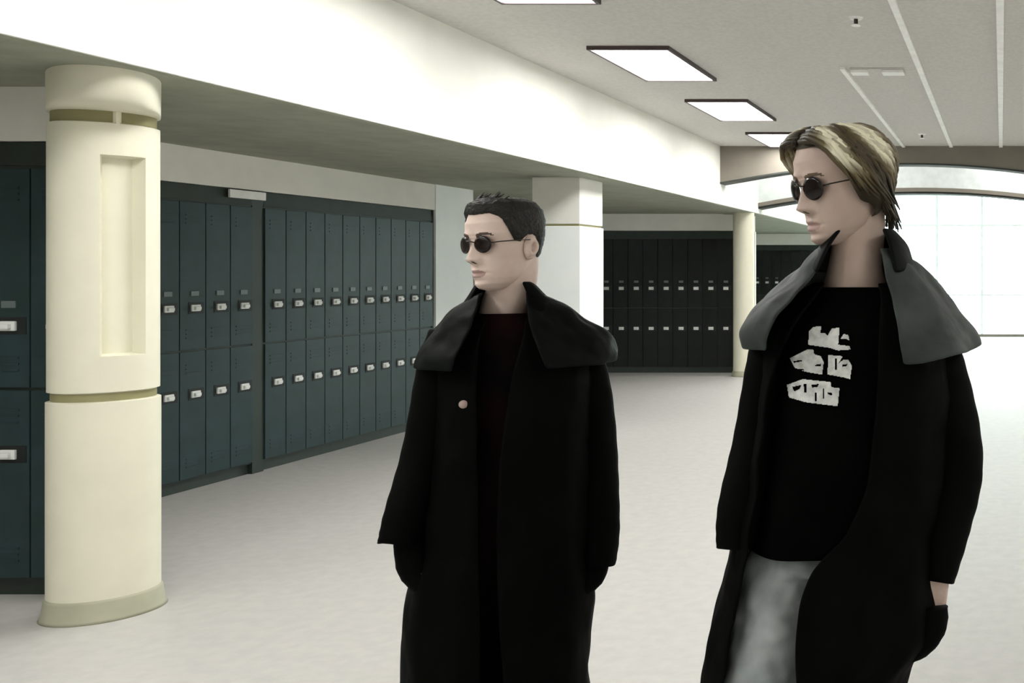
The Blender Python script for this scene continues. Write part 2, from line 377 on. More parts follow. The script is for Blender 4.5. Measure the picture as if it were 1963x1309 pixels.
ORD = ['first', 'second', 'third', 'fourth', 'fifth', 'sixth', 'seventh', 'eighth', 'ninth', 'tenth', 'eleventh', 'twelfth', 'thirteenth', 'fourteenth', 'fifteenth', 'sixteenth', 'seventeenth', 'eighteenth', 'nineteenth', 'twentieth']
def place_locker(x, y, rz, label, group):
    o = copytree(proto) if used[0] else proto
    used[0] = True
    o.location = (x, y, 0); o.rotation_euler = (0, 0, rz); tag(o, label, 'locker', group)
    return o
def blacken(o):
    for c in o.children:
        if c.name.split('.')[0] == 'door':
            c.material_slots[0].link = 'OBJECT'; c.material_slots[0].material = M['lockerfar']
ys = [7.00 + LW * i for i in range(-3, 4)]; yy = ys[-1] + LW + 0.12
fillers = [(ys[-1] + LW / 2, yy - LW / 2)]
while yy + LW / 2 < 10.32: ys.append(yy); yy += LW
for i, y in enumerate(ys):
    l = 'dark blue-green locker hidden behind the cream column, %s from its right edge' % ORD[2 - i] if i < 3 else 'dark blue-green double locker, %s to the right of the cream column' % ORD[i - 3]
    place_locker(-5.9, y, R(90), l, 'lockers of the long bank behind the column')
FIL = ys[-1] + LW / 2
st(boxo('trim_9', (-6.35, -5.915, fillers[0][0], fillers[0][1], 0, ZL - 0.005), M['lockbody']), 'dark filler panel in the long locker bank', 'filler')
st(boxo('trim_10', (-6.35, -5.915, FIL, 10.32, 0, ZL - 0.005), M['lockbody']), 'dark filler panel at the end of the long bank', 'filler')
for i in range(5):
    place_locker(-4.885 + 0.0 + LW * (1 - i), 4.86, 0, ('dark locker hidden behind the cream column at its left', 'dark green-black locker left of the cream column at the picture edge', 'dark locker just past the left picture edge', 'dark locker second past the left picture edge', 'dark locker third past the left picture edge')[i], 'lockers of the nearest bank')
for i in range(10):
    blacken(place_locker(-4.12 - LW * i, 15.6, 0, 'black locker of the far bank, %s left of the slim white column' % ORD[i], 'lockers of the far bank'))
for i in range(10):
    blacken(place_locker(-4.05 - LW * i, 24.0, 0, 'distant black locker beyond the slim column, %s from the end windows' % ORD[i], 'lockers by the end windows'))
pp = boxo('paper_notice', (-5.9, -5.884, 7.56, 7.93, 2.165, 2.228), M['paper'], None, 0.002)
tag(pp, 'small white paper strip stuck to the top of the long locker bank', 'paper')

# ------------------------------------------------------------------ people: helpers in the place's own metres
class Fig:
    """builds one figure round an axis at horizontal distance rho from the eye"""
    def __init__(s, px, D):
        s.D = D; s.al = math.atan((px - VX) / F); s.rho = D / math.cos(s.al); s.base = Vector((D * (px - VX) / F, D, 0))
    def pt(s, px, py, dd=0.0):
        a = math.atan((px - VX) / F); d = s.rho * math.cos(a) + dd
        return Vector((d * (px - VX) / F, d, H - (py - VY) / F * d))
    def rad(s, rp): return rp * s.D / F * math.cos(s.al)
    def ring(s, py, pl, pr, th, n, ol=None, orr=None, fold=0.0, kf=9, ph=0.0, dc=0.0):
        aL, aR = math.atan((pl - VX) / F), math.atan((pr - VX) / F)
        am, hw = (aL + aR) / 2, s.rho * math.sin((aR - aL) / 2)
        u = Vector((math.sin(am), math.cos(am), 0)); p = Vector((math.cos(am), -math.sin(am), 0))
        c = u * (s.rho + dc); z = H - (py - VY) / F * (s.rho * math.cos(am))
        if ol is None: f0, f1 = 0.0, 2 * math.pi
        else:
            g = lambda q: math.asin(max(-0.98, min(0.98, s.rho * math.tan(math.atan((q - VX) / F) - am) / hw)))
            f0, f1 = g(orr), 2 * math.pi + g(ol)
        out = []
        for j in range(n):
            f = f0 + (f1 - f0) * j / (n if ol is None else n - 1)
            side = abs(math.sin(f)); k = 1 + fold * math.sin(kf * f + ph) * (1 - 0.8 * side ** 3)
            pw = 0.85
            sx = math.copysign(abs(math.sin(f)) ** pw, math.sin(f)); cy = math.copysign(abs(math.cos(f)) ** pw, math.cos(f))
            v = c + p * (hw * sx * k) - u * (th * cy * k); v.z = z
            out.append(v)
        return out
    def loft(s, tab, n=64, m=40, openf=False, fold=(0, 0), kf=9, smooth=2, tilt=None):
        """tab rows: py, left, right, half thickness(m)[, open left, open right]; returns rows of points"""
        T = np.array(tab, float); q = np.linspace(0, 1, m); s0 = np.linspace(0, 1, len(T))
        # resample by py
        py = np.interp(q, (T[:, 0] - T[0, 0]) / (T[-1, 0] - T[0, 0]), T[:, 0])
        cols = [np.interp(py, T[:, 0], T[:, c]) for c in range(1, T.shape[1])]
        for _ in range(smooth):
            for c in range(len(cols)):
                a = cols[c].copy(); a[1:-1] = (cols[c][:-2] + 2 * cols[c][1:-1] + cols[c][2:]) / 4; cols[c] = a
        rows = []
        for i in range(m):
            fo = fold[0] + (fold[1] - fold[0]) * i / (m - 1)
            rows.append(s.ring(py[i], cols[0][i], cols[1][i], cols[2][i], n, cols[3][i] if openf else None, cols[4][i] if openf else None, fo, kf, 0.6 * math.sin(i * 0.13)))
        if tilt:
            for r in rows:
                for v in r: v.z += tilt(v)
        return rows
WR = bpy.data.textures.new('wrinkles', 'CLOUDS'); WR.noise_scale = 0.09; WR.noise_depth = 2
def cloth(name, rows, m, parent, off, closed, thick=0.006, sub=1, wr=0.0):
    bm = bmesh.new(); grid_faces(bm, rows, closed)
    o = frombm(name, bm, m, parent, True, off)
    if wr: addmod(o, 'DISPLACE', texture=WR, strength=wr, mid_level=0.5, texture_coords='LOCAL')
    addmod(o, 'SOLIDIFY', thickness=thick, offset=-1.0)
    if sub: addmod(o, 'SUBSURF', levels=sub, render_levels=sub)
    return o
def hand(bm, wrist, d, side, nrm, curl=0.5, sc=1.0):
    """palm and five fingers; d wrist->fingers, side towards the thumb, nrm out of the palm's back"""
    d, side, nrm = Vector(d).normalized(), Vector(side).normalized(), Vector(nrm).normalized()
    w0 = Vector(wrist)
    for k in range(4):
        o = (1.5 - k) * 0.019 * sc
        tube(bm, [w0 + side * o * 0.6 - d * 0.01, w0 + side * o * 0.85 + d * 0.04 * sc, w0 + side * o + d * 0.088 * sc], [0.017 * sc, 0.016 * sc, 0.0125 * sc], 10, True)
        L = (0.072, 0.080, 0.074, 0.058)[k] * sc; p = w0 + side * o + d * 0.085 * sc; dr = d.copy(); pts = [p]
        for j, fr in enumerate((0.45, 0.30, 0.25)):
            dr = (dr * math.cos(curl) - nrm * math.sin(curl)).normalized(); nr = nrm
            p = p + dr * L * fr; pts.append(p)
        tube(bm, pts, [0.0098 * sc, 0.0092 * sc, 0.0084 * sc, 0.0062 * sc], 10, True)
    t0 = w0 + side * 0.022 * sc + d * 0.022 * sc
    tube(bm, [t0, t0 + side * 0.022 * sc + d * 0.022 * sc - nrm * 0.006, t0 + side * 0.030 * sc + d * 0.052 * sc - nrm * 0.012, t0 + side * 0.026 * sc + d * 0.074 * sc - nrm * 0.018], [0.014 * sc, 0.0125 * sc, 0.0105 * sc, 0.007 * sc], 10, True)

# ---- head: stacked profile with sculpted features; local frame x side, -y face, z up, origin between the ears at eye height
HZ = [-.118, -.112, -.100, -.085, -.070, -.050, -.028, 0.0, .028, .055, .080, .100, .113, .119]
HF = [.060, .078, .089, .0905, .0905, .091, .091, .0885, .0965, .0945, .084, .062, .037, .005]
HB = [-.020, -.012, .005, .022, .038, .060, .080, .094, .100, .099, .090, .068, .040, .005]
HW = [.016, .027, .040, .050, .0565, .0625, .067, .0705, .0745, .0755, .070, .054, .031, .004]
def g(v, s): return math.exp(-(v / s) ** 2)
def head_pt(f, z, off=0.0, feat=True):
    a = float(np.interp(z, HZ, HF)); b = float(np.interp(z, HZ, HB)); wd = float(np.interp(z, HZ, HW))
    c, s = math.cos(f), math.sin(f)
    if c > 0: x = wd * math.copysign(abs(s) ** 0.92, s); y = -a * c ** (0.80 if z < 0.06 else 0.9)
    else: x = wd * s; y = b * -c
    if feat and c > 0:
        fr = c ** 0.5
        nz = 0.0
        if -.052 < z < .022:
            t = (.022 - z) / .060
            t = max(0, min(1, t)); nz = (.006 + .023 * t ** 1.3)
            if z < -.036: nz *= max(0, 1 - (-.036 - z) / .014) ** 0.7
            nz *= g(x, .0085 + .006 * t)
        d = nz
        d += .010 * g(abs(x) - .014, .0065) * g(z + .037, .008)                   # nostril wings
        d += .006 * g(abs(x) - .030, .022) * g(z - .024, .010) - .004 * g(x, .008) * g(z - .016, .01)
        d -= .011 * g(abs(x) - .032, .015) * g(z - .002, .012)
        d += .005 * g(abs(x) - .046, .016) * g(z + .024, .016)
        d += .0065 * g(x, .021) * g(z + .0645, .0055) + .0075 * g(x, .019) * g(z + .0795, .0065) - .004 * g(x, .026) * g(z + .072, .0025)
        d -= .0035 * g(x, .016) * g(z + .091, .005)
        d += .008 * g(x, .020) * g(z + .106, .012)
        d -= .002 * g(x, .004) * g(z + .055, .008)
        y -= d * fr
    v = Vector((x, y, z))
    if off: 
        n = Vector((x / wd ** 2 if wd > 1e-4 else 0, y / ((a if y < 0 else b) ** 2 + 1e-6), max(z, -0.02) / .12 ** 2)); n.normalize(); v += n * off
    return v
def head_bm(M4, neck):
    bm = bmesh.new(); n = 128; rows = []
    zs = np.concatenate([np.linspace(-.118, .09, 96), .09 + .029 * np.sin(np.linspace(0, math.pi/2, 14))[1:]])
    for z in zs: rows.append([M4 @ head_pt(2 * math.pi * j / n, float(z)) for j in range(n)])
    grid_faces(bm, rows, True, True, True)
    iv = M4.inverted()
    for fc in bm.faces:
        c = iv @ fc.calc_center_median(); ax = abs(c.x)
        if c.y < -.07 and -.084 < c.z < -.0635 and ax < .023 * (1 - ((c.z + .0735) / .014) ** 2): fc.material_index = 1
        if c.y < -.04 and ax > .013 and ax < .050 and abs(c.z - (.0215 + .006 * math.sin((ax - .013) / .037 * 2.6))) < .0055 * (1.1 - ax / .08): fc.material_index = 2
        if c.y < -.09 and -.048 < c.z < -.0415 and .0035 < ax < .012: fc.material_index = 2
    # ears
    for sx in (-1, 1):
        c = Vector((sx * .073, .012, -.014)); rr = []
        for i in range(9):
            t = i / 8
            rr.append([])
            for j in range(20):
                a = 2 * math.pi * j / 20
                ex, ez = math.cos(a), math.sin(a)
                k = math.sin(math.pi * (0.08 + 0.92 * t * 0.5))
                hgt = 0.016 * (1 - abs(2 * t - 1.1)) if t < 0.85 else 0.004
                rad = (0.019 + 0.003 * ez) * (1 - t * 0.95) + 0.001
                rr[-1].append(M4 @ (c + Vector((sx * (hgt + 0.006 * max(ex, 0)), ex * rad * 0.95 + 0.3 * 0.01 * ez, ez * rad * 1.75))))
        grid_faces(bm, rr, True, True, True)
    # neck
    pts, rad = spline(neck[0], neck[1], 5); tube(bm, pts, rad, 40, True)
    return bm
def joinbm(bms):
    out = bmesh.new()
    for b in bms:
        me = bpy.data.meshes.new('tmp'); b.to_mesh(me); b.free(); out.from_mesh(me); bpy.data.meshes.remove(me)
    return out
def voxel(name, bm, m, parent, off, vs, sm=6):
    bmesh.ops.recalc_face_normals(bm, faces=bm.faces[:])
    o = frombm(name, bm, m, parent, False, off)
    addmod(o, 'REMESH', mode='VOXEL', voxel_size=vs); addmod(o, 'SMOOTH', iterations=sm, factor=0.5)
    bake(o)
    for p in o.data.polygons: p.use_smooth = True
    return o
def mkbody(root, body, headb, off, m, brow):
    o = voxel('body', body, m, root, off, 0.0055, 4)
    bmesh.ops.recalc_face_normals(headb, faces=headb.faces[:])
    me = bpy.data.meshes.new('h'); headb.to_mesh(me); headb.free(); me.transform(Matrix.Translation(-Vector(off)))
    b = bmesh.new(); b.from_mesh(o.data); b.from_mesh(me); b.to_mesh(o.data); b.free()
    o.data.materials.append(M['lip']); o.data.materials.append(brow)
    for p in o.data.polygons: p.use_smooth = True
    return o
def sunglasses(root, M4, off, rl=0.021):
    def tr(bm, name, m, par, sm=True):
        for v in bm.verts: v.co = M4 @ v.co
        return frombm(name, bm, m, par, sm, off)
    bm = bmesh.new()
    tube(bm, [(-.012, -.0995, .006), (-.007, -.1085, .009), (0, -.110, .010), (.007, -.1085, .009), (.012, -.0995, .006)], [.0016] * 5, 8)
    for sx in (-1, 1):
        ring = [(sx * .0315 + rl * math.cos(t * math.pi / 16), -.094 + 6.0 * (sx * rl * math.cos(t * math.pi / 16) * 0.045 if True else 0) * 1, .001 + rl * 0.95 * math.sin(t * math.pi / 16)) for t in range(33)]
        tube(bm, ring, [.0015] * 33, 6, False)
    fr = tr(bm, 'sunglasses', M['wire'], root)
    for sx in (-1, 1):
        bm = bmesh.new(); rows = []
        for k in (1.0, 0.8, 0.5, 0.05):
            rows.append([(sx * .0315 + rl * k * math.cos(t * math.pi / 16), -.094 + 0.27 * sx * rl * k * math.cos(t * math.pi / 16) - .003 * (1 - k * k), .001 + rl * .95 * k * math.sin(t * math.pi / 16)) for t in range(32)])
        grid_faces(bm, rows, True, False, True)
        l = tr(bm, 'lens', M['lens'], fr); addmod(l, 'SOLIDIFY', thickness=.0018)
        bm = bmesh.new(); tube(bm, [(sx * .053, -.088, .004), (sx * .067, -.075, .006), (sx * .078, -.03, .008), (sx * .082, .008, .008), (sx * .080, .030, -.008)], [.0015] * 5, 8)
        tr(bm, 'temple', M['wire'], fr)
    return fr
def shoe(root, ankle, d, off, name='shoe'):
    """a boot: upper loft with a sole"""
    d = Vector(d); d.z = 0; d.normalize(); s = Vector((-d.y, d.x, 0)); a = Vector((ankle[0], ankle[1], 0))
    def rows(prof):
        out = []
        for x, wv, z0, z1 in prof:
            c = a + d * x
            out.append([c + s * wv * math.cos(t) * (0.85 if math.sin(t) > 0 else 1) + Vector((0, 0, (z0 + z1) / 2 + (z1 - z0) / 2 * math.sin(t))) for t in [2 * math.pi * j / 16 for j in range(16)]])
        return out
    bm = bmesh.new(); grid_faces(bm, rows([(-.085, .02, .02, .08), (-.075, .036, .018, .13), (-.03, .042, .018, .15), (.02, .043, .018, .135), (.07, .046, .018, .095), (.13, .05, .018, .075), (.17, .044, .018, .06), (.195, .02, .02, .045)]), True, True, True)
    sh = frombm(name, bm, M['leather'], root, True, off); addmod(sh, 'SUBSURF', levels=1, render_levels=1)
    bm = bmesh.new(); ol = [(-.09, .02), (-.08, .036), (-.03, .042), (.02, .04), (.08, .048), (.13, .052), (.175, .045), (.2, .02)]
    lo = [a + d * x + s * wv for x, wv in ol] + [a + d * x - s * wv for x, wv in ol[::-1]]
    grid_faces(bm, [[Vector((p.x, p.y, z)) for p in lo] for z in (0.0, 0.024)], True, True, True)
    frombm('sole', bm, M['sole'], sh, False, off)

# ------------------------------------------------------------------ person with dark hair (closed black coat)
def person_dark():
    P = Fig(962, 2.53); off = P.base; pt, rd = P.pt, P.rad
    root = empty('person', off); tag(root, 'person with short dark hair in closed long black caped coat, dark glasses, looking left', 'person', 'two people in black coats')
    HM = Matrix.Translation(pt(969, 468, -0.01)) @ Matrix.Rotation(R(-23), 4, 'Z') @ Matrix.Rotation(R(3), 4, 'X') @ Matrix.Rotation(R(-2), 4, 'Y') @ Matrix.Scale(.97, 4)
    neck = ([HM @ Vector((0, .035, -.02)), HM @ Vector((0, .022, -.085)), pt(968, 590, 0.02), pt(970, 640, 0.03)], [.05, .054, .056, .075])
    hb = head_bm(HM, neck)
    b = bmesh.new()
    hipz = 1080
    for pts, rad in (
        ([pt(952, 1120, .01), pt(956, 1000, .01), pt(964, 860, 0), pt(968, 740, 0), pt(970, 650, .02), pt(969, 600, .02)], [.095, .085, .08, .085, .07, .05]),
        ([pt(905, 1100, 0), pt(900, 1390, 0), pt(898, 1660, 0)], [.075, .052, .036]),
        ([pt(1005, 1100, 0), pt(1010, 1390, .0), pt(1015, 1660, .03)], [.075, .052, .036]),
        ([pt(960, 680, .04), pt(880, 668, .04), pt(838, 790, 0), pt(812, 870, -.005), pt(780, 1010, -.03), pt(790, 1050, -.03)], [.05, .045, .042, .038, .03, .026]),
        ([pt(975, 665, .02), pt(1075, 660, .02), pt(1118, 800, 0), pt(1135, 880, 0), pt(1140, 1030, -.03), pt(1118, 1075, -.03)], [.05, .045, .042, .038, .03, .026])):
        p2, r2 = spline(pts, rad, 5); tube(b, p2, r2, 20, True)
    hand(b, pt(790, 1050, -.03), pt(850, 1180, -.04) - pt(790, 1050, -.03), (0.3, -1, 0), (-1, -.2, 0), 0.25, .9)
    hand(b, pt(1118, 1075, -.03), pt(1060, 1200, -.04) - pt(1118, 1075, -.03), (-0.3, -1, 0), (1, -.2, 0), 0.25, .9)
    for px in (898, 1015):
        a = pt(px, 1660, 0.0 if px < 950 else .03); tube(b, [a, Vector((a.x, a.y, .05)), Vector((a.x - .02, a.y - .1, .03))], [.036, .035, .028], 12, True)
    mkbody(root, b, hb, off, M['skin'], M['brow2'])
    # hair: dense short cap, raised on top
    bm = bmesh.new(); n = 112; rows = []
    def hline(f):                                  # hairline height round the head
        a = abs((f + math.pi) % (2 * math.pi) - math.pi)
        return float(np.interp(math.degrees(a), [0, 30, 48, 58, 66, 74, 84, 92, 112, 125, 150, 180], [.076, .079, .070, .056, .036, .008, .004, .022, .018, -.030, -.062, -.066]))
    rg = random.Random(3)
    for i in range(40):
        t = i / 39; row = []
        for j in range(n):
            f = 2 * math.pi * j / n; z0 = hline(f); z = z0 + (.1185 - z0) * math.sin(t * math.pi / 2)
            edge = min(1, (z - z0) / .018); top = max(0, (z - .035) / .08)
            a = abs((f + math.pi) % (2 * math.pi) - math.pi)
            o_ = .0015 + (.006 + .012 * top + .006 * top * max(0, math.cos(a))) * edge ** 0.6 + rg.uniform(-.0012, .0012)
            row.append(HM @ head_pt(f, z, o_, False))
        rows.append(row)
    grid_faces(bm, rows, True, False, True); 
    # combed-up tufts at the front
    for i in range(90):
        f = rg.uniform(-1.5, 1.5); z = hline(f) + rg.uniform(.006, .03)
        if z < .05: continue
        a = head_pt(f, min(z, .112), .004, False); up = Vector((rg.uniform(-.004, .004), .012 + rg.uniform(0, .014), .014 + rg.uniform(0, .012)))
        tube(bm, [HM @ a, HM @ (a + up * 0.6 + Vector((0, -.006, 0))), HM @ (a + up * 1.25)], [.005, .0042, .001], 5, True)
    h = frombm('hair', bm, M['hairdark'], root, True, off); tag(h, 'short dark brown hair brushed up at the front')
    sunglasses(root, HM, off, .0215)
    bm = bmesh.new()                                # eyebrows belong to the hair
    # shirt
    sh = cloth('shirt', P.loft([(598, 918, 1018, .062), (612, 905, 1030, .072), (640, 880, 1060, .085), (700, 868, 1080, .105), (860, 868, 1072, .115), (1000, 862, 1066, .12), (1090, 858, 1066, .12)], 56, 26), M['tee2'], root, off, True, .004)
    bm = bmesh.new(); c = pt(888, 775, -.165); rows = []
    # trousers
    b = bmesh.new()
    for pts, rad in (([pt(952, 1060, .01), pt(952, 1150, .01)], [.13, .135]), ([pt(908, 1110, 0), pt(902, 1390, 0), pt(898, 1650, 0), pt(898, 1680, 0)], [.088, .074, .066, .066]), ([pt(1002, 1110, 0), pt(1010, 1390, 0), pt(1015, 1650, .03), pt(1015, 1675, .03)], [.088, .074, .066, .066])):
        p2, r2 = spline(pts, rad, 5); tube(b, p2, r2, 24, True, 1, .02)
    voxel('trousers', b, M['trousers'], root, off, .009, 4)
    for px, dd in ((898, 0), (1015, .03)): shoe(root, pt(px, 1680, dd), (-.25, -1, 0), off)
    # coat
    tab = [(606, 905, 1045, .085, 935, 1003), (622, 868, 1082, .105, 930, 1000), (650, 846, 1118, .125, 926, 994), (700, 836, 1132, .145, 925, 985), (860, 826, 1130, .16, 928, 965), (1000, 806, 1134, .165, 930, 958),
           (1105, 778, 1139, .17, 932, 958), (1200, 771, 1136, .175, 932, 960), (1309, 765, 1131, .18, 930, 962), (1450, 756, 1134, .19, 926, 966), (1610, 748, 1142, .20, 922, 972)]
    coat = cloth('coat', P.loft(tab, 110, 60, True, (0.0, 0.035), 11), M['coat'], root, off, False, .006, 1, .022)
    for pts, rad, s in (([(868, 638, .015), (846, 720, .01), (814, 880, -.005), (775, 1000, -.04), (764, 1044, -.05)], [44, 48, 45, 40, 38], 1),
                        ([(1098, 640, .015), (1126, 730, .01), (1143, 880, -.005), (1149, 1010, -.03), (1146, 1085, -.045)], [44, 46, 46, 42, 37], 2)):
        p2, r2 = spline([pt(*q) for q in pts], [rd(q) for q in rad], 8); bm = bmesh.new(); tube(bm, p2, r2, 28, False, 1.0, .05, s)
        sl = frombm('sleeve', bm, M['coat'], coat, True, off); addmod(sl, 'SOLIDIFY', thickness=.005); addmod(sl, 'SUBSURF', levels=1, render_levels=1)
    # bulging pockets that hold the hands
    for pts, rad in (([pt(781, 1022, -.045), pt(792, 1078, -.05), pt(806, 1112, -.06), pt(830, 1150, -.09)], [.030, .036, .030, .012]), ([pt(1140, 1070, -.04), pt(1134, 1100, -.05), pt(1110, 1128, -.07), pt(1085, 1150, -.1)], [.036, .036, .028, .012])):
        p2, r2 = spline(pts, rad, 5); bm = bmesh.new(); tube(bm, p2, r2, 18, True, 1, .04); frombm('pocket', bm, M['coat'], coat, True, off)
    capt = [(560, 922, 1022, .078, 926, 1004), (578, 884, 1062, .098, 922, 1002), (602, 852, 1104, .125, 918, 1004), (628, 826, 1146, .145, 910, 1010), (655, 808, 1176, .165, 898, 1018), (678, 798, 1188, .178, 888, 1026), (696, 794, 1186, .184, 880, 1034)]
    cape = cloth('cape', P.loft(capt, 90, 22, True, (0.0, 0.03), 9, 1), M['cape'], coat, off, False, .006, 1, .030)
    col = [(538, 918, 1018, .078, 922, 1000), (548, 908, 1030, .086, 916, 1004), (562, 900, 1042, .095, 908, 1008), (584, 884, 1066, .112, 900, 1012), (600, 872, 1080, .12, 894, 1018)]
    cloth('collar', P.loft(col, 70, 12, True, (0, 0), 9, 1), M['coat'], coat, off, False, .008)
    cm = BVHTree.FromObject(coat, bpy.context.evaluated_depsgraph_get())
    for i, (px, py) in enumerate(((958, 742), (952, 840), (948, 945), (948, 1050), (948, 1160), (948, 1270))):
        o_ = Vector((0, 0, H)); d = (pt(px, py, -.17) - o_).normalized()
        hit = cm.ray_cast(o_ - off, d)
        c = (hit[0] + off) if hit[0] else pt(px, py, -.17)
        bm = bmesh.new(); n_ = -d
        tube(bm, [c - n_ * .004, c + n_ * .003, c + n_ * .005], [.011, .011, .008], 14, True); frombm('button', bm, M['button'], coat, True, off)
    hit = cm.ray_cast(Vector((0, 0, H)) - off, (pt(888, 775, -.17) - Vector((0, 0, H))).normalized())
    if hit[0]:
        c = hit[0] + off; n_ = (Vector((0, 0, H)) - c).normalized(); bm = bmesh.new(); tube(bm, [c - n_ * .003, c + n_ * .004, c + n_ * .007], [.010, .010, .005], 14, True)
        tag(frombm('pin', bm, M['badge'], coat, True, off), 'small pale pink round pin on the coat chest')
    return root

# ------------------------------------------------------------------ person with light hair (open black coat, printed shirt)
def person_light():
    P = Fig(1635, 2.03); off = P.base; pt, rd = P.pt, P.rad
    root = empty('person', off); tag(root, 'taller person with blond-streaked hair, open black caped coat, printed black shirt and grey jeans', 'person', 'two people in black coats')
    HM = Matrix.Translation(pt(1616, 352, 0.0)) @ Matrix.Rotation(R(-46), 4, 'Z') @ Matrix.Rotation(R(11), 4, 'X') @ Matrix.Rotation(R(0), 4, 'Y')
    neck = ([HM @ Vector((0, .030, -.02)), HM @ Vector((0, .026, -.085)), pt(1640, 515, 0.01), pt(1640, 575, 0.02)], [.05, .053, .056, .08])
    hb = head_bm(HM, neck)
    b = bmesh.new()
    Lh = [pt(1532, 1045, .02), pt(1478, 1270, -.05), pt(1462, 1560, -.10), pt(1450, 1890, -.06)]
    Rh = [pt(1620, 1010, .02), pt(1640, 1270, .05), pt(1660, 1560, .10), pt(1668, 1860, .2)]
    for pts, rad in (
        ([pt(1562, 1060, .01), pt(1575, 960, .01), pt(1600, 820, 0), pt(1625, 680, 0), pt(1637, 590, .015), pt(1640, 540, .015)], [.09, .085, .08, .085, .07, .05]),
        (Lh, [.055, .056, .05, .036]), (Rh, [.07, .056, .05, .036]),
        ([pt(1620, 640, .05), pt(1515, 632, .06), pt(1478, 710, .03), pt(1450, 850, 0), pt(1424, 975, -.03), pt(1422, 1022, .03)], [.045, .034, .032, .032, .028, .026]),
        ([pt(1650, 610, .02), pt(1770, 615, .02), pt(1815, 780, 0), pt(1832, 880, 0), pt(1798, 1080, -.05), pt(1790, 1108, -.055)], [.05, .05, .043, .038, .031, .027])):
        p2, r2 = spline(pts, rad, 5); tube(b, p2, r2, 20, True)
    hand(b, pt(1422, 1022, .03), pt(1412, 1200, .08) - pt(1422, 1022, .03), (0.0, -1, 0), (-1, .0, 0), 0.1, .85)
    hand(b, pt(1790, 1108, -.06), pt(1768, 1230, -.075) - pt(1790, 1108, -.06), (-0.8, -.6, 0), (.5, -.85, 0), 0.3, 1.0)
    for q in (Lh[-1], Rh[-1]):
        tube(b, [q, Vector((q.x, q.y, .05)), Vector((q.x - .03, q.y - .1, .03))], [.036, .035, .028], 12, True)
    mkbody(root, b, hb, off, M['skin2'], M['brow'])
    # hair: cap and sweeping locks
    bm = bmesh.new(); lay = bm.loops.layers.color if False else None
    rg = random.Random(11); tones = []
    def hl(f):
        a = abs((f + math.pi) % (2 * math.pi) - math.pi)
        return float(np.interp(math.degrees(a), [0, 30, 50, 64, 74, 84, 100, 130, 180], [.080, .080, .066, .040, .005, -.035, -.055, -.085, -.095]))
    def tone(f, z):
        a = math.degrees(abs((f + math.pi) % (2 * math.pi) - math.pi)) + 450 * z
        return float(np.interp(a, [50, 72, 82, 94, 101, 112, 119, 136, 144, 155, 210], [.04, .06, .8, .85, .15, .2, 1.0, 1.0, .35, .5, .34])) * float(np.interp(z, [-.09, -.02, .02, .045], [.04, .12, .6, 1]))
    n = 112; rows = []; rt = []
    for i in range(36):
        t = i / 35; row = []
        for j in range(n):
            f = 2 * math.pi * j / n; z0 = hl(f); z = z0 + (.1185 - z0) * math.sin(t * math.pi / 2)
            e = min(1, (z - z0) / .02)
            ad = math.degrees(abs((f + math.pi) % (2 * math.pi) - math.pi)); er = .014 * g(ad - 98, 16) * max(0, min(1, (.03 - z) / .02))
            row.append(HM @ head_pt(f, z, .002 + .016 * e + er, False)); rt.append(tone(f, z) * .85)
        rows.append(row)
    grid_faces(bm, rows, True, False, True); tones += rt
    for k in range(420):
        sg = 1 if rg.random() < .62 else -1
        f0 = R(rg.uniform(2, 75)) * sg; z0 = rg.uniform(.086, .114) if abs(f0) < 1.0 else rg.uniform(.06, .112)
        f1 = R(rg.uniform(78, 176)) * sg
        fall = rg.uniform(.3, 1.0)
        zend = float(np.interp(math.degrees(abs(f1)), [78, 100, 120, 150, 176], [-.02, -.045, -.085, -.112, -.12])) * fall + .03 * (1 - fall)
        pts = []; rad = []; tt = []
        js = rg.uniform(-.003, .010); flip = rg.uniform(0, .03) if fall > .75 else rg.uniform(0, .006)
        band = rg.uniform(-.22, .16)
        for i in range(9):
            t = i / 8; f = f0 + (f1 - f0) * t ** 0.8; z = z0 + (zend - z0) * t ** 1.7
            o_ = .010 + .014 * math.sin(math.pi * min(t * 1.15, 1)) + js + flip * max(0, t - .7) / .3
            q = head_pt(f, max(-.04, min(z, .116)), o_, False); q.z = min(q.z, q.z + z + .04) if z < -.04 else q.z
            pts.append(HM @ q); rad.append(.0068 * (1 - .8 * t ** 2.5) * (0.6 + .4 * min(1, t * 5)))
            tt.append(min(1, max(.0, tone(f, z) + band * (0.2 + tone(f, z)))))
        tube(bm, pts, rad, 6, True)
        for x in tt: tones += [x] * 6
    bm.verts.index_update()
    h = frombm('hair', bm, M['hairblond'], root, True, off); tag(h, 'swept-back brown hair with blond streaks flipping out at the nape')
    at = h.data.attributes.new('tone', 'FLOAT', 'POINT')
    at.data.foreach_set('value', np.array(tones[:len(h.data.vertices)], dtype=np.float32))
    sunglasses(root, HM, off, .0235)
    # shirt with white print
    st_ = [(548, 1572, 1702, .066), (562, 1556, 1722, .076), (590, 1530, 1750, .09), (640, 1500, 1770, .112), (760, 1488, 1770, .125), (900, 1470, 1752, .125), (1000, 1448, 1725, .138), (1036, 1438, 1712, .148)]
    sh = cloth('shirt', P.loft(st_, 64, 34, False, (0, .02), 7), M['tee'], root, off, True, .004)
    bv = BVHTree.FromObject(sh, bpy.context.evaluated_depsgraph_get())
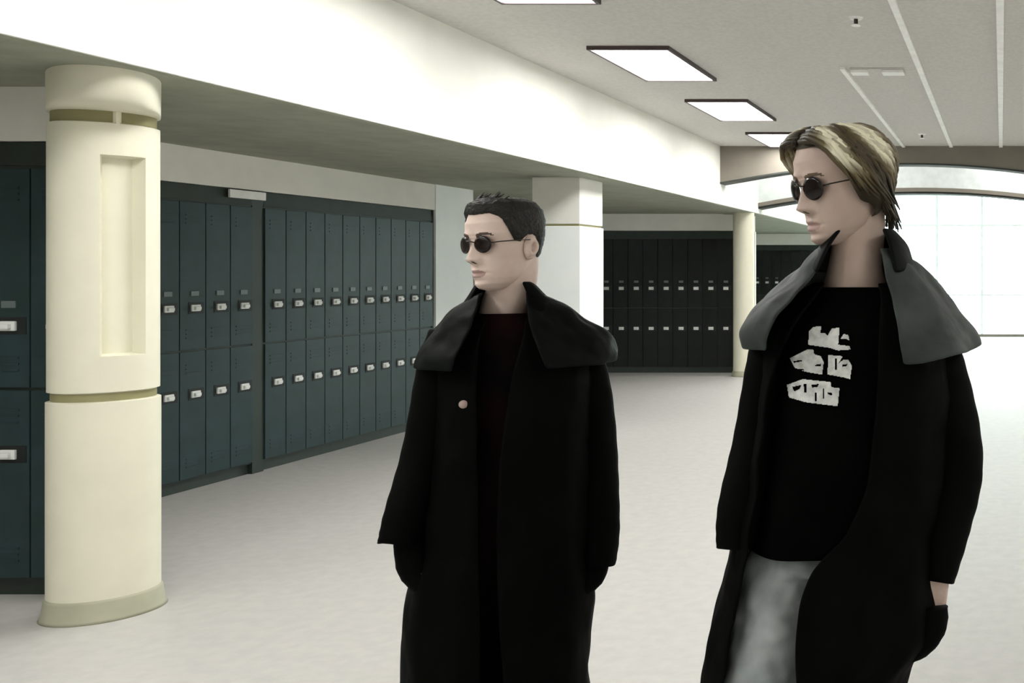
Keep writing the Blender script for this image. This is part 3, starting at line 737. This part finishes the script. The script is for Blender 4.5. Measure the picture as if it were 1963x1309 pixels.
    polys = [
        [(490,440),(500,300),(545,255),(625,250),(615,318),(660,322),(690,350),(735,270),(815,265),(800,440),(920,455),(930,490),(800,500),(700,470),(560,450)],
        [(828,378),(856,330),(905,338),(918,398),(882,376)],
        [(300,580),(420,520),(480,490),(540,490),(550,540),(620,560),(650,620),(632,752),(560,740),(450,720),(350,680)],
        [(700,548),(850,560),(800,640),(850,600),(905,598),(945,660),(925,800),(860,782),(690,750)],
        [(270,860),(430,800),(720,830),(730,885),(815,895),(795,1082),(650,1065),(460,1040),(290,990)]]
    holes = [[(640,262),(720,262),(690,318)], [(330,612),(420,598),(430,614),(335,630)], [(380,690),(440,690),(450,712),(390,705)], [(560,650),(620,640),(625,662),(560,668)], [(770,580),(785,580),(790,700),(768,700)], [(840,650),(900,640),(890,662),(845,672)],
             [(320,880),(420,860),(400,905),(340,930)], [(440,850),(470,850),(470,940),(445,940)], [(520,860),(600,850),(590,880),(530,890)], [(690,935),(740,945),(735,970),(695,960)], [(560,940),(575,940),(580,1030),(560,1030)], [(640,900),(655,900),(655,1000),(640,1000)]]
    def inside(p, x, y):
        c = False; n_ = len(p)
        for i in range(n_):
            x1, y1 = p[i]; x2, y2 = p[(i+1) % n_]
            if (y1 > y) != (y2 > y) and x < (x2 - x1) * (y - y1) / (y2 - y1) + x1: c = not c
        return c
    def onshirt(cx, cy):
        px, py = 1460 + cx / 5.454, 580 + cy / 5.454
        o_ = Vector((0, 0, H)); d = (pt(px, py, -.12) - o_).normalized(); hit = bv.ray_cast(o_ - off, d)
        return (hit[0] + off - d * .0035) if hit[0] else None
    for po in polys:
        bm = bmesh.new(); xs = [q[0] for q in po]; ys_ = [q[1] for q in po]; stp = 7; vc = {}
        def vert(i, j):
            if (i, j) not in vc:
                q = onshirt(min(xs) + i * stp, min(ys_) + j * stp); vc[(i, j)] = bm.verts.new(q) if q else None
            return vc[(i, j)]
        for i in range(int((max(xs) - min(xs)) / stp) + 1):
            for j in range(int((max(ys_) - min(ys_)) / stp) + 1):
                x, y = min(xs) + (i + .5) * stp, min(ys_) + (j + .5) * stp
                if inside(po, x, y) and not any(inside(q, x, y) for q in holes):
                    vs = [vert(i, j), vert(i, j+1), vert(i+1, j+1), vert(i+1, j)]
                    if all(vs): bm.faces.new(vs)
        l = frombm('print_lettering', bm, M['print'], sh, False, off); addmod(l, 'SOLIDIFY', thickness=.0012)
    # jeans
    b = bmesh.new()
    for pts, rad in (([pt(1578, 985, .01), pt(1562, 1040, .01), pt(1560, 1080, .01)], [.118, .122, .122]),
                     ([pt(1520, 1062, 0.0), Lh[1] + Vector((-.006, 0, 0)), Lh[2], Lh[3], Lh[3] - Vector((0, 0, .03))], [.085, .083, .076, .07, .075]),
                     ([pt(1612, 1062, .02), Rh[1], Rh[2], Rh[3], Rh[3] - Vector((0, 0, .03))], [.085, .08, .075, .07, .075])):
        p2, r2 = spline(pts, rad, 7); tube(b, p2, r2, 28, True, 1, .03, 2)
    jn = voxel('jeans', b, M['jeans'], root, off, .008, 3)
    WJ = bpy.data.textures.new('denim_folds', 'CLOUDS'); WJ.noise_scale = .06; WJ.noise_depth = 1
    addmod(jn, 'DISPLACE', texture=WJ, strength=.028, mid_level=.6, texture_coords='LOCAL')
    shoe(root, Lh[-1], (-.3, -1, 0), off); shoe(root, Rh[-1], (-.2, -1, 0), off)
    # coat
    tab = [(540, 1555, 1722, .10, 1588, 1676), (565, 1520, 1762, .12, 1570, 1680), (600, 1485, 1800, .14, 1550, 1676), (660, 1462, 1815, .155, 1505, 1672), (760, 1450, 1818, .165, 1480, 1668), (900, 1432, 1812, .17, 1462, 1650), (1000, 1408, 1800, .175, 1450, 1610), (1040, 1398, 1797, .178, 1446, 1570),
           (1100, 1384, 1796, .18, 1430, 1548), (1165, 1366, 1808, .19, 1416, 1542), (1215, 1356, 1797, .195, 1408, 1540), (1256, 1348, 1752, .195, 1401, 1538), (1309, 1340, 1736, .2, 1394, 1534), (1500, 1318, 1722, .21, 1372, 1530), (1840, 1290, 1716, .23, 1345, 1530)]
    coat = cloth('coat', P.loft(tab, 110, 90, True, (0.0, 0.03), 11, 1), M['coat'], root, off, False, .006, 1, .022)
    for pts, rad, s in (([(1500, 612, .015), (1476, 700, .01), (1448, 850, 0), (1416, 980, -.04), (1410, 1050, -.05)], [44, 46, 42, 40, 34], 1),
                        ([(1772, 615, .015), (1806, 720, .01), (1832, 880, .0), (1812, 1010, -.035), (1793, 1112, -.055)], [46, 50, 56, 48, 38], 2)):
        p2, r2 = spline([pt(*q) for q in pts], [rd(q) for q in rad], 8); bm = bmesh.new(); tube(bm, p2, r2, 28, False, 1.0, .05, s)
        sl = frombm('sleeve', bm, M['coat'], coat, True, off); addmod(sl, 'SOLIDIFY', thickness=.005); addmod(sl, 'SUBSURF', levels=1, render_levels=1)
    p2, r2 = spline([pt(1783, 1160, -.075), pt(1779, 1195, -.08), pt(1760, 1232, -.085), pt(1735, 1262, -.11)], [.036, .038, .032, .014], 5)
    bm = bmesh.new(); tube(bm, p2, r2, 18, True, 1, .04); frombm('pocket', bm, M['coat'], coat, True, off)
    capt = [(478, 1572, 1716, .088, 1590, 1680), (500, 1546, 1750, .105, 1580, 1684), (535, 1508, 1790, .135, 1562, 1690), (565, 1468, 1818, .155, 1540, 1698), (600, 1430, 1846, .175, 1512, 1704), (632, 1418, 1866, .188, 1495, 1708), (662, 1424, 1880, .194, 1482, 1712)]
    tl = lambda v: -.022 * max(0, min(1, (v.x - off.x + .02) / .12)) * max(0, min(1, (1.62 - v.z) / .15)) * max(0, 1 - max(0, v.x - off.x - .16) / .1)
    cape = cloth('cape', P.loft(capt, 90, 22, True, (0.0, 0.03), 9, 1, tl), M['capelit'], coat, off, False, .006, 1, .030)
    col = [(438, 1600, 1712, .085, 1612, 1690), (452, 1588, 1726, .092, 1602, 1694), (470, 1572, 1742, .105, 1592, 1700), (500, 1550, 1750, .125, 1580, 1704), (520, 1540, 1760, .135, 1572, 1708)]
    def cb(v): return 0.0
    cloth('collar', P.loft(col, 70, 12, True, (0, 0), 9, 1), M['cape'], coat, off, False, .008)
    return root

person_dark()
person_light()
